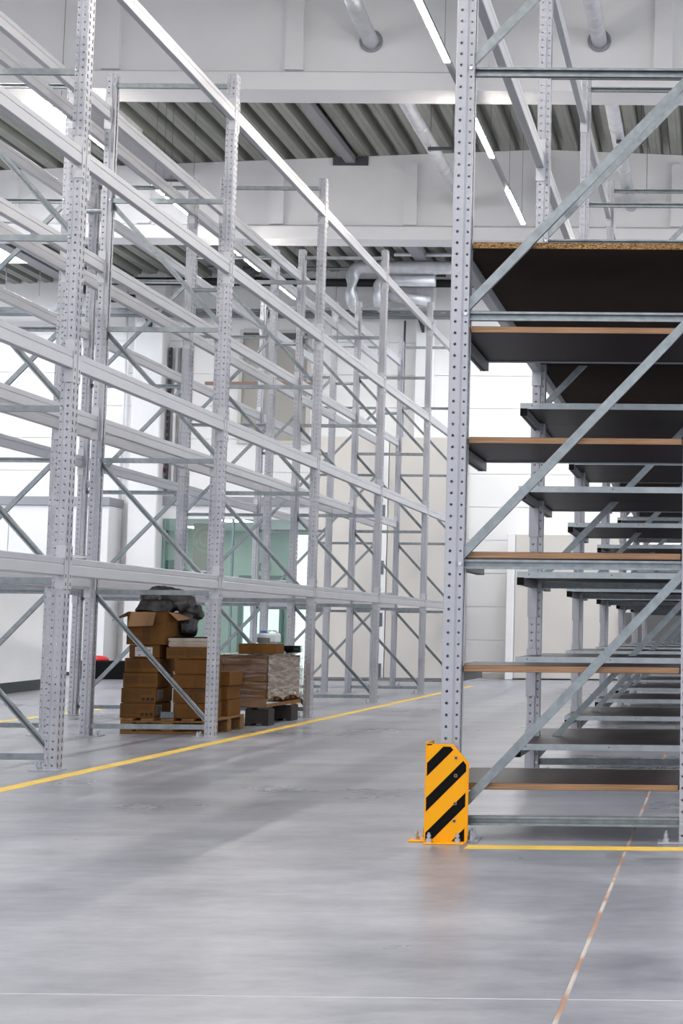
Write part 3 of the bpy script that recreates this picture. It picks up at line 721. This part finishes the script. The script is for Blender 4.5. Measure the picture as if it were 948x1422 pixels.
for nm, a in (('office_side_wall', (xo0-.1, xo0, .12, yo1, 0, 3.05)), ('office_side_wall', (xo1, xo1+.1, .12, yo1, 0, 3.05)), ('office_ceiling', (xo0, xo1, .12, yo1, 3.05, 3.15)),
              ('office_back_wall', (xo0, -10.55, yo1-.1, yo1, 0, 3.05)), ('office_back_wall', (-10.55, -9.60, yo1-.1, yo1, 2.02, 3.05)), ('office_back_wall', (-9.60, -9.40, yo1-.1, yo1, 0, 3.05)),
              ('office_back_wall', (-9.40, -7.2, yo1-.1, yo1, 2.98, 3.05))):
    obj(nm, boxmesh(nm, *a, 'mint' if 'ceil' not in nm else 'white'), o)
d = obj('door_2', None, loc=(-10.08, YW+yo1-.05, 0), kind='structure')
b = MB(); b.box(-.52, -.42, -.1, 0, 0, 2.06); b.box(.40, .50, -.1, 0, 0, 2.06); b.box(-.42, .40, -.1, 0, 1.94, 2.06); b.box(-.03, .03, -.1, 0, 0, 1.94); obj('door_frame', b.mesh('door_frame', 'teald'), d)
b = MB(); b.box(-.42, -.03, -.05, -.045, 0, 1.94); b.box(.03, .40, -.05, -.045, 0, 1.94); obj('door_glass', b.mesh('door_glass', 'glass'), d)
b = MB(); b.tube([(-.09, -.12, .95), (-.09, -.12, 1.25)], .012, 8); obj('door_handle', b.mesh('door_handle', 'teal'), d)
s_ = obj('exit_sign', None, loc=(-10.05, YW+yo1-.15, 2.17), label='small green exit sign on the mint office wall above the glass door', cat='sign')
b = MB(); b.bbox(-.13, .13, 0, .03, 0, .17, .004); obj('sign_board', b.mesh('sign_board', 'green'), s_)
b = MB(); b.box(.02, .10, -.002, 0, .03, .14); b.tube([(-.05, -.001, .125), (-.05, 0, .125)], .014, 8); b.prism([(-.07, .03), (-.055, .03), (-.045, .06), (-.03, .03), (-.015, .035), (-.03, .075), (-.03, .1), (-.065, .105), (-.075, .07)], 'y', -.002, 0); obj('sign_pictogram', b.mesh('sign_pictogram', 'label'), s_)
for k, (x, y) in enumerate(((-11.6, 1.2), (-9.6, 1.6), (-8.2, 3.2), (-11.0, 3.6))):  # ceiling lamps added to brighten the office interior
    q = obj('added_office_light', None, loc=(x, YW+y, 3.045), label='square ceiling light added to brighten the glazed office, %s of the four' % ['front left', 'front right', 'back right', 'back left'][k], cat='ceiling light')
    b = MB(); b.box(-.3, .3, -.3, .3, -.02, 0); obj('light_frame', b.mesh('light_frame', 'white'), q)
    b = MB(); b.box(-.27, .27, -.27, .27, -.024, -.0205); obj('light_panel', b.mesh('light_panel', 'ofill'), q)
p = obj('wall_poster', None, loc=(-9.75, YW+.6, 1.85), label='large poster with a pale green ring of painted reflection on brown, behind the office glass', cat='poster')
b = MB(); b.box(-.33, .1, 0, .02, 0, 1.05); obj('poster_sheet', b.mesh('poster_sheet', 'poster'), p)
b = MB(); n = 28
for (r_a, r_b) in ((.26, .22), (.15, .11)):
    vs = [(-.08+r_*math.cos(2*math.pi*k/n), -.002, .75+r_*math.sin(2*math.pi*k/n)) for r_ in (r_a, r_b) for k in range(n)]
    b.add(vs, [(k, (k+1) % n, n+(k+1) % n, n+k) for k in range(n)])
obj('reflected_ring', b.mesh('reflected_ring', 'ring'), p)  # ring stands for a reflection in the office glass, put into colour
boxobj('office_cabinet', -10.76, -10.42, YW+.9, YW+1.3, 0, 2.2, 'teald', .01, label='dark green office cabinet seen through the left office pane', cat='cabinet')

# ------------------------------------------------------------------ things at the far left
o = obj('white_cabin', None, loc=(-12.9, 27.3, 0), label='white panelled cabin front against the far wall at the left', cat='cabin')
for k, (x0, x1) in enumerate(((-1.7, -.15), (-.14, 1.7))): b = MB(); b.bbox(x0, x1, 0, .6, .06, 3.12, .006); obj('cabin_panel', b.mesh('cabin_panel', 'white'), o)
b = MB(); b.bbox(-1.72, 1.72, -.04, .62, 3.12, 3.28, .006); obj('cabin_fascia', b.mesh('cabin_fascia', 'greyband'), o)
b = MB(); b.box(-1.7, 1.7, -.005, .55, 0, .06); obj('cabin_plinth', b.mesh('cabin_plinth', 'kick'), o)
o = obj('low_partition', None, loc=(-9.27, 19.3, 0), rz=math.atan2(.43, 3.0), label='low white partition with a dark kickboard beyond the left racks', cat='partition')
b = MB(); b.bbox(-.12, -.01, -1.5, 3.03, .14, 1.62, .006); obj('partition_panel', b.mesh('partition_panel', 'white'), o)
b = MB(); b.bbox(-.13, 0, -1.5, 3.04, 0, .145, .003); obj('kickboard', b.mesh('kickboard', 'kick'), o)
boxobj('black_crate', -10.98, -9.6, 25.45, 25.9, 0, .31, 'black', .01, label='low black crate on the floor beyond the left racks', cat='crate')
b = MB(); bm = bmesh.new(); bmesh.ops.create_uvsphere(bm, u_segments=18, v_segments=10, radius=1)
for v in bm.verts: v.co = Vector((v.co.x*.2, v.co.y*.15, max(v.co.z, -.2)*.075+.015))
bm.verts.index_update(); b.add([v.co.copy() for v in bm.verts], [[v.index for v in f.verts] for f in bm.faces]); bm.free()
obj('red_cushion', b.mesh('red_cushion', 'red', True), loc=(-10.62, 25.65, .31), label='small red rounded bundle lying on the black crate', cat='bundle')

# ------------------------------------------------------------------ pallets and cartons
def pallet(x0, x1, y0, y1, z, lab):
    o = obj('wooden_pallet', None, loc=((x0+x1)/2, (y0+y1)/2, z), label=lab, cat='pallet'); hx, hy = (x1-x0)/2, (y1-y0)/2
    blk = boxmesh('block', -.05, .05, -.05, .05, .02, .093, 'wood', .003)
    for x in (-hx+.05, 0, hx-.05):
        for y in (-hy+.05, 0, hy-.05): obj('block', blk, o, loc=(x, y, 0))
    bb = boxmesh('bottom_board', -hx, hx, -.05, .05, 0, .02, 'wood', .002)
    for y in (-hy+.05, 0, hy-.05): obj('bottom_board', bb, o, loc=(0, y, 0))
    st = boxmesh('stringer_board', -hx, hx, -.045, .045, .093, .108, 'wood', .002)
    for y in (-hy+.046, 0, hy-.046): obj('stringer_board', st, o, loc=(0, y, 0))
    n = 5; wdt = .105; tb = boxmesh('top_board', -wdt/2, wdt/2, -hy, hy, .108, .128, 'wood', .002)
    for k in range(n): obj('top_board', tb, o, loc=(-hx+wdt/2+(2*hx-wdt)*k/(n-1), 0, 0))
    return o
pallet(-4.985, -4.195, 12.56, 13.36, 0, 'worn wooden pallet on the floor carrying the two stacks of cartons')

def prints(b, W, Hh, style, seed=0):
    """flat print on the front face (y=0 plane, proud .0006)"""
    rnd = random.Random(seed)
    def q(x, z, w_, h_, mi=0): b.box(x, x+w_, -.0007, 0, z, z+h_, mi)
    def text(x0, x1, z0, z1, rows):
        for r in range(rows):
            z = z1-(r+.8)*(z1-z0)/rows; x = x0
            while x < x1-.006:
                w_ = rnd.uniform(.004, .018); w_ = min(w_, x1-x); q(x, z, w_, (z1-z0)/rows*.42); x += w_+.004
    def frame_(x0, x1, z0, z1):
        q(x0, z0, x1-x0, .0012); q(x0, z1, x1-x0, .0012); q(x0, z0, .0012, z1-z0); q(x1, z0, .0012, z1-z0)
    if style == 'panel':
        text(.025, .105, .035, Hh-.02, 5); text(.11, .15, .035, Hh-.02, 5); frame_(.022, .154, .012, Hh-.016)
        frame_(.162, W-.012, .012, Hh-.016); text(.17, W-.03, Hh*.55, Hh-.025, 3)
        for k in range(3): q(.178+k*.038, .018, .026, .026, 1)
        for k in range(5): text(.028+k*.024, .042+k*.024, .014, .026, 1)
    elif style == 'text':
        text(.02, W*.46, Hh*.3, Hh*.78, 5); text(W*.54, W-.02, Hh*.3, Hh*.78, 5)
    elif style == 'rpanel':
        for k in range(2): q(.045+k*.04, Hh*.62, .027, .027, 1)
        text(.13, W-.02, Hh*.75, Hh*.92, 1); text(.135, .17, .02, Hh*.68, 4); text(.18, W-.05, .02, Hh*.68, 5); frame_(.01, .115, .02, Hh*.5)
        frame_(.122, W-.012, .012, Hh-.012)
    elif style == 'tall':
        text(W*.42, W*.62, .02, Hh*.55, 8); text(W*.36, W*.66, Hh*.6, Hh*.75, 3); text(.0, .05, Hh*.5, Hh*.55, 1); text(W*.8, W*.95, Hh*.62, Hh*.7, 2)
    elif style == 'wide':
        text(.02, W*.45, Hh*.3, Hh*.7, 3); text(W*.5, W*.62, Hh*.15, Hh*.85, 4); text(W*.64, W-.02, Hh*.3, Hh*.8, 3)
def carton(x0, x1, y0, y1, z0, z1, lab, style=None, rz=0, group=None, seed=0, label_side=False, front_label=None, name='carton'):
    W, Dp, Hh = x1-x0, y1-y0, z1-z0; g_ = .0015
    o = obj(name, None, loc=(x0, y0, z0), rz=rz, label=lab, cat='box', group=group)
    b = MB(); b.bbox(g_, W-g_, 0, Dp, 0, Hh-.002, .004)
    obj('carton_body', b.mesh('carton_body', 'cart'), o)
    b = MB(); b.box(.004, W-.004, Dp/2-.002, Dp/2+.002, Hh-.0022, Hh-.001); b.box(W*.0+.004, W-.004, -.0008, 0, Hh-.008, Hh-.006); obj('flap_seam', b.mesh('flap_seam', 'ink'), o)
    if style: b = MB(); prints(b, W, Hh, style, seed); obj('print', b.mesh('print', ['ink', 'ink_dark']), o, kind='stuff')
    if label_side:
        b = MB(); b.box(W-g_, W-g_+.0008, .03, .16, .025, Hh-.02); obj('side_label', b.mesh('side_label', 'label_dim'), o)
        b = MB()
        for k in range(4): b.box(W-g_+.0008, W-g_+.0012, .04, .15-.02*(k % 2), .032+k*.018, .038+k*.018)
        obj('label_print', b.mesh('label_print', 'ink'), o)
    if front_label:
        a = front_label; b = MB(); b.box(a[0], a[1], -.0009, 0, a[2], a[3]); lb = obj('paper_label', b.mesh('paper_label', 'label'), o)
        b = MB(); b.box(a[1]-.045, a[1]-.012, -.0014, -.0009, a[2]+.006, a[2]+.018); b.box(a[1]-.03, a[1]-.018, -.0014, -.0009, a[2]+.045, a[2]+.055); b.box(a[0]+.03, a[0]+.045, -.0014, -.0009, a[2]+.006, a[2]+.014)
        for k in range(3): b.box(a[0]+.01, a[0]+.10, -.0014, -.0009, a[3]-.012-k*.01, a[3]-.009-k*.01)
        obj('label_print', b.mesh('label_print', 'ink'), lb)
    return o
ZP = .1285
T = 'brown carton in left stack on near pallet, '
carton(-5.010, -4.712, 12.60, 12.98, ZP, .256, T+'bottom one with printed symbols', 'panel', 0, seed=1, label_side=True)
carton(-5.004, -4.706, 12.60, 12.98, .257, .383, T+'second from the bottom, with printed symbols', 'panel', 0, seed=1, label_side=True)
carton(-4.995, -4.70, 12.605, 12.98, .384, .510, T+'third from the bottom, with two text blocks', 'text', 0, seed=4)
carton(-4.988, -4.692, 12.61, 12.98, .511, .634, T+'fourth from the bottom, with two text blocks', 'text', 0, seed=8)
carton(-4.95, -4.69, 12.60, 12.92, .635, .745, 'flat brown carton with a white paper label on the left stack', None, 0, front_label=(.052, .20, .012, .09))
# big open carton with flaps
o = obj('open_carton', None, loc=(-4.975, 12.60, .746), label='big open carton with flaps out on top of the left stack', cat='box')
b = MB(); W, Dp, Hh = .37, .36, .275; t = .005
b.box(0, W-.045, 0, t, 0, Hh); b.prism([(W-.045, 0), (W, .12), (W, Dp), (W-t, Dp), (W-t, .122), (W-.049, .004)], 'z', 0, Hh); b.box(0, t, 0, Dp, 0, Hh); b.box(0, W, Dp-t, Dp, 0, Hh); b.box(0, W-.05, .004, Dp, 0, .006)
obj('carton_body', b.mesh('carton_body', 'cart'), o)
b = MB(); prints(b, W-.05, Hh, 'tall', 11); obj('print', b.mesh('print', ['ink', 'ink_dark']), o, kind='stuff')
def flap(vs, lab=None):
    b = MB(); n = Vector(vs[1])-Vector(vs[0]); m_ = Vector(vs[3])-Vector(vs[0]); nn = n.cross(m_).normalized()*.004
    b.add([Vector(v) for v in vs]+[Vector(v)+nn for v in vs], [(0, 1, 2, 3), (7, 6, 5, 4), (0, 4, 5, 1), (1, 5, 6, 2), (2, 6, 7, 3), (3, 7, 4, 0)])
    obj('carton_flap', b.mesh('carton_flap', 'cart_in'), o)
flap([(.03, -.003, Hh), (.24, -.003, Hh), (.235, -.045, Hh-.115), (.02, -.045, Hh-.125)])
flap([(0, .02, Hh), (0, .30, Hh), (-.14, .28, Hh-.045), (-.15, .05, Hh-.075)])
flap([(W-.03, .03, Hh), (W, .30, Hh), (W+.10, .26, Hh-.05), (W+.06, .01, Hh-.07)])
# crumpled black sheeting
def lump(parts, seed, sub=5):
    b = MB()
    for (cx, cy, cz, rx, ry, rz_, amp) in parts:
        bm = bmesh.new(); bmesh.ops.create_icosphere(bm, subdivisions=sub, radius=1)
        for v in bm.verts:
            d = v.co.normalized(); q = Vector((d.x*rx, d.y*ry, d.z*rz_))
            p_ = q*6+Vector((seed, cx*3, 0)); n1 = noise.ridged_multi_fractal(p_*1.1, .8, 2.2, 5, .9, 2)-1.1
            n2 = noise.noise(q*11+Vector((3, seed, 1)))
            k = 1+amp*(.35*n1+.45*n2); sq = 1.0/(max(abs(d.x), abs(d.y), abs(d.z))**.35)
            v.co = Vector((cx+q.x*k*sq*.88, cy+q.y*k*sq*.88, cz+q.z*k*sq*.88))
        bm.verts.index_update(); b.add([v.co.copy() for v in bm.verts], [[v.index for v in f.verts] for f in bm.faces]); bm.free()
    return b
b = lump([(-4.80, 12.79, 1.075, .19, .165, .095, .2), (-4.85, 12.82, 1.14, .13, .12, .08, .2), (-4.80, 12.84, 1.195, .115, .09, .07, .2), (-4.70, 12.84, 1.165, .13, .11, .09, .2), (-4.60, 12.85, 1.11, .13, .12, .10, .2),
          (-4.51, 12.86, 1.045, .10, .09, .085, .25), (-4.535, 12.86, .94, .075, .10, .14, .25)], 4.2, 4)
b.v = [(x+4.76, y-12.8, z-1.02) for x, y, z in b.v]
ps = obj('plastic_sheeting', b.mesh('plastic_sheeting', 'tarp', True), loc=(-4.76, 12.8, 1.008), label='crumpled dark plastic sheeting heaped in and over the open carton', cat='sheeting')
md = ps.modifiers.new('remesh', 'REMESH'); md.mode = 'VOXEL'; md.voxel_size = .0065; md.use_smooth_shade = True
tx = bpy.data.textures.new('folds', 'MUSGRAVE'); tx.musgrave_type = 'RIDGED_MULTIFRACTAL'; tx.noise_scale = .17; tx.octaves = 2; tx.lacunarity = 2.1
md = ps.modifiers.new('folds', 'DISPLACE'); md.texture = tx; md.strength = .026; md.mid_level = .9; md.texture_coords = 'LOCAL'
T = 'brown carton in right stack on near pallet, '
carton(-4.560, -4.255, 12.60, 12.93, ZP, .258, T+'plain bottom one', None)
carton(-4.566, -4.26, 12.60, 12.93, .259, .380, T+'second from the bottom, with printed symbols', 'rpanel', seed=6)
carton(-4.572, -4.27, 12.595, 12.93, .381, .500, T+'plain third from the bottom', None)
carton(-4.562, -4.27, 12.60, 12.93, .501, .628, T+'plain fourth from the bottom', None)
carton(-4.632, -4.29, 12.59, 12.93, .629, .728, 'wide flat printed carton under the paper stack', 'wide', seed=9)
o = obj('paper_stack', None, loc=(-4.455, 12.76, .729), label='stack of pale flat cardboard sheets on the right carton stack', cat='paper stack')
rr = random.Random(2)
sm = boxmesh('sheet', -.165, .165, -.15, .15, 0, .0078, 'paper')
for k in range(9): s2 = obj('sheet', sm, o, loc=(rr.uniform(-.006, .006), rr.uniform(-.006, .006), k*.0082), rz=rr.uniform(-.01, .01))
boxobj('black_folder', -4.60, -4.29, 12.64, 12.90, .8035, .813, 'black', .002, label='thin black folder lying on the stack of pale sheets', cat='folder')
T = 'brown carton in back stack right of the nearest whole upright, '
carton(-4.50, -4.215, 12.97, 13.32, ZP, .268, T+'bottom one', 'wide', seed=21)
carton(-4.51, -4.225, 12.97, 13.32, .269, .39, T+'middle one', None)
carton(-4.50, -4.205, 12.96, 13.32, .391, .515, T+'plain top one', None)
o = obj('steel_bracket', None, loc=(-4.60, 12.58, .129), label='small grey steel bracket standing on the front of the near pallet', cat='bracket')
b = MB(); b.box(-.055, .055, 0, .003, 0, .055); b.box(-.055, .055, 0, .05, 0, .003); obj('plate', b.mesh('plate', 'hinge'), o)
b = MB()
for x in (-.045, .045): b.tube([(x, -.001, .045), (x, 0, .045)], .004, 8)
obj('bolt_holes', b.mesh('bolt_holes', 'ink_dark'), o)

# second load: wrapped pallet on two plastic skids
PX0, PX1, PY0, PY1 = -4.93, -4.112, 13.72, 14.86
def skid(x0, x1, y0, y1, lab):
    o = obj('plastic_skid', None, loc=(x0, y0, 0), label=lab, cat='skid'); W = x1-x0
    b = MB(); poly = [(0, 0), (W*.22, 0), (W*.3, .022), (W*.68, .022), (W*.76, 0), (W, 0), (W, .148), (W*.86, .152), (W*.78, .142), (W*.3, .142), (W*.22, .165), (W*.08, .165), (0, .15)]
    b.prism(poly, 'y', 0, y1-y0); obj('skid_body', b.mesh('skid_body', 'recycled'), o)
skid(-4.30, -4.085, 13.72, 13.90, 'dark moulded plastic skid under the near corner of the wrapped pallet')
skid(-4.93, -4.72, 13.72, 13.90, 'dark moulded plastic skid under the left corner of the wrapped pallet, hidden behind cartons')
skid(-4.28, -4.10, 14.50, 14.74, 'dark moulded plastic skid under the far right corner of the wrapped pallet')
skid(-4.93, -4.72, 14.50, 14.74, 'dark moulded plastic skid under the far left corner of the wrapped pallet')
o = obj('load_pallet', None, loc=(PX0, PY0, .166), label='low wooden pallet base under the film-wrapped cartons', cat='pallet')
Wp, Dp_ = PX1-PX0, PY1-PY0
tb = boxmesh('side_board', 0, Wp, 0, .02, 0, .085, 'wood', .002); obj('side_board', tb, o); obj('side_board', tb, o, loc=(0, Dp_-.02, 0))
tb = boxmesh('end_board', 0, .02, .021, Dp_-.021, 0, .03, 'wood', .002); obj('end_board', tb, o, loc=(Wp-.02, 0, 0)); obj('end_board', tb, o)
tb = boxmesh('deck_board', 0.021, Wp-.021, 0, .1, .05, .085, 'wood', .002)
for k in range(6): obj('deck_board', tb, o, loc=(0, .03+k*.175, 0))
for L in range(5):
    for i in range(2):
        for j in range(2):
            z0 = .2515+L*.0762; w2, d2 = (Wp-.02)/2, (Dp_-.02)/2; jx = rr.uniform(-.003, .003)
            carton(PX0+.01+i*w2+jx, PX0+.01+(i+1)*w2+jx-.001, PY0+.012+j*d2, PY0+.01+(j+1)*d2, z0, z0+.0757,
                   'flat brown carton inside the film-wrapped load, %s layer, %s %s corner' % (ORD[L], ['front', 'back'][j], ['left', 'right'][i]), None, group='cartons inside the film wrap')
# stretch film as a thin wrinkled skin round the load
def skin(name, m, pts_fn, nu, nv):
    b = MB(); vs = [pts_fn(i/nu, j/nv) for j in range(nv+1) for i in range(nu+1)]
    b.add(vs, [(j*(nu+1)+i, j*(nu+1)+i+1, (j+1)*(nu+1)+i+1, (j+1)*(nu+1)+i) for j in range(nv) for i in range(nu)]); return b.mesh(name, m, True)
wr = obj('stretch_film', None, loc=(PX0, PY0, .166), label='clear stretch film wrapped round the cartons of the second pallet', cat='film wrap')
def wn(a, c, s): return .007*noise.noise(Vector((a*2.2*s, c*26, s)))+.004*noise.noise(Vector((a*9, c*50, s+4)))
obj('film_front', skin('film_front', 'wrap', lambda u, v: (u*Wp+.004*(u > .5), -.012+wn(u, v*.5, 1), .01+v*.465), 40, 60), wr)
obj('film_side', skin('film_side', 'wrap_side', lambda u, v: (Wp+.012+wn(u, v*.5+u*.35, 2)*1.6, u*Dp_, .045+.05*abs(math.sin(u*7))*(v < .1)+v*(.425+.03*math.sin(u*5))), 50, 60), wr)
M['crumple'] = wrap_mat(.5, .92, (.55, .54, .56))
obj('film_top', skin('film_top', 'crumple', lambda u, v: (u*(Wp+.01), v*Dp_, .475+.012*noise.noise(Vector((u*9, v*12, 2)))+.008), 40, 40), wr)
b = MB()
for k in range(3):
    q = lump([(Wp-.06-.01*k, .45+.22*k, .495, .10, .15, .035, .6)], 7+k, 4); b.add(q.v, q.f)
obj('film_bunch', b.mesh('film_bunch', 'crumple', True), wr)
carton(-4.41, -4.055, 13.80, 14.05, .655, .752, 'long brown carton under the white jug on the wrapped load', None, seed=31)
# jug
o = obj('plastic_jug', None, loc=(-4.17, 13.93, .7525), label='translucent white plastic jug with blue cap on the long carton', cat='jug')
b = MB(); b.bbox(-.098, .098, -.07, .07, 0, .095, .016); obj('jug_body', b.mesh('jug_body', 'jug', False), o)
b = MB(); b.tube([(-.05, 0, .088), (-.05, 0, .10)], .026, 14); obj('neck', b.mesh('neck', 'jug', True), o)
b = MB(); b.tube([(-.05, 0, .098), (-.05, 0, .118)], .03, 14); obj('cap', b.mesh('cap', 'blue', True), o)
b = MB(); b.tube(bend([(-.005, 0, .093), (.0, 0, .118), (.065, 0, .118), (.085, 0, .09)], .02), .011, 10); obj('handle', b.mesh('handle', 'jug', True), o)
b = MB(); b.box(-.085, .035, -.0715, -.0705, .01, .058); obj('jug_label', b.mesh('jug_label', 'jugl'), o)
b = MB(); b.box(-.085, .035, -.0722, -.0715, .05, .058); [b.box(-.08+k*.02, -.067+k*.02, -.0728, -.0722, .052, .056, 1) for k in range(4)]; obj('label_print', b.mesh('label_print', ['label', 'ink']), o)
# black trays
rr = random.Random(9)
tm = MB(); tm.bbox(-.1, .1, -.16, .16, .005, .013, .003); tm.bbox(-.085, .085, -.145, .145, 0, .006, .002); TM = tm.mesh('tray_body', 'black')
for k in range(5):
    obj('flat_tray', TM, loc=(-4.13+rr.uniform(-.01, .01), 14.42+rr.uniform(-.015, .015), .660+k*.0135), rz=rr.uniform(-.06, .06), label='black flat tray in the small stack on the wrapped load, %s from the bottom' % ORD[k], cat='tray', group='black trays')
boxobj('yellow_board', -4.245, -4.195, 15.0, 15.03, 0, .54, 'guard', .002, label='narrow yellow board standing behind the wrapped load', cat='board')
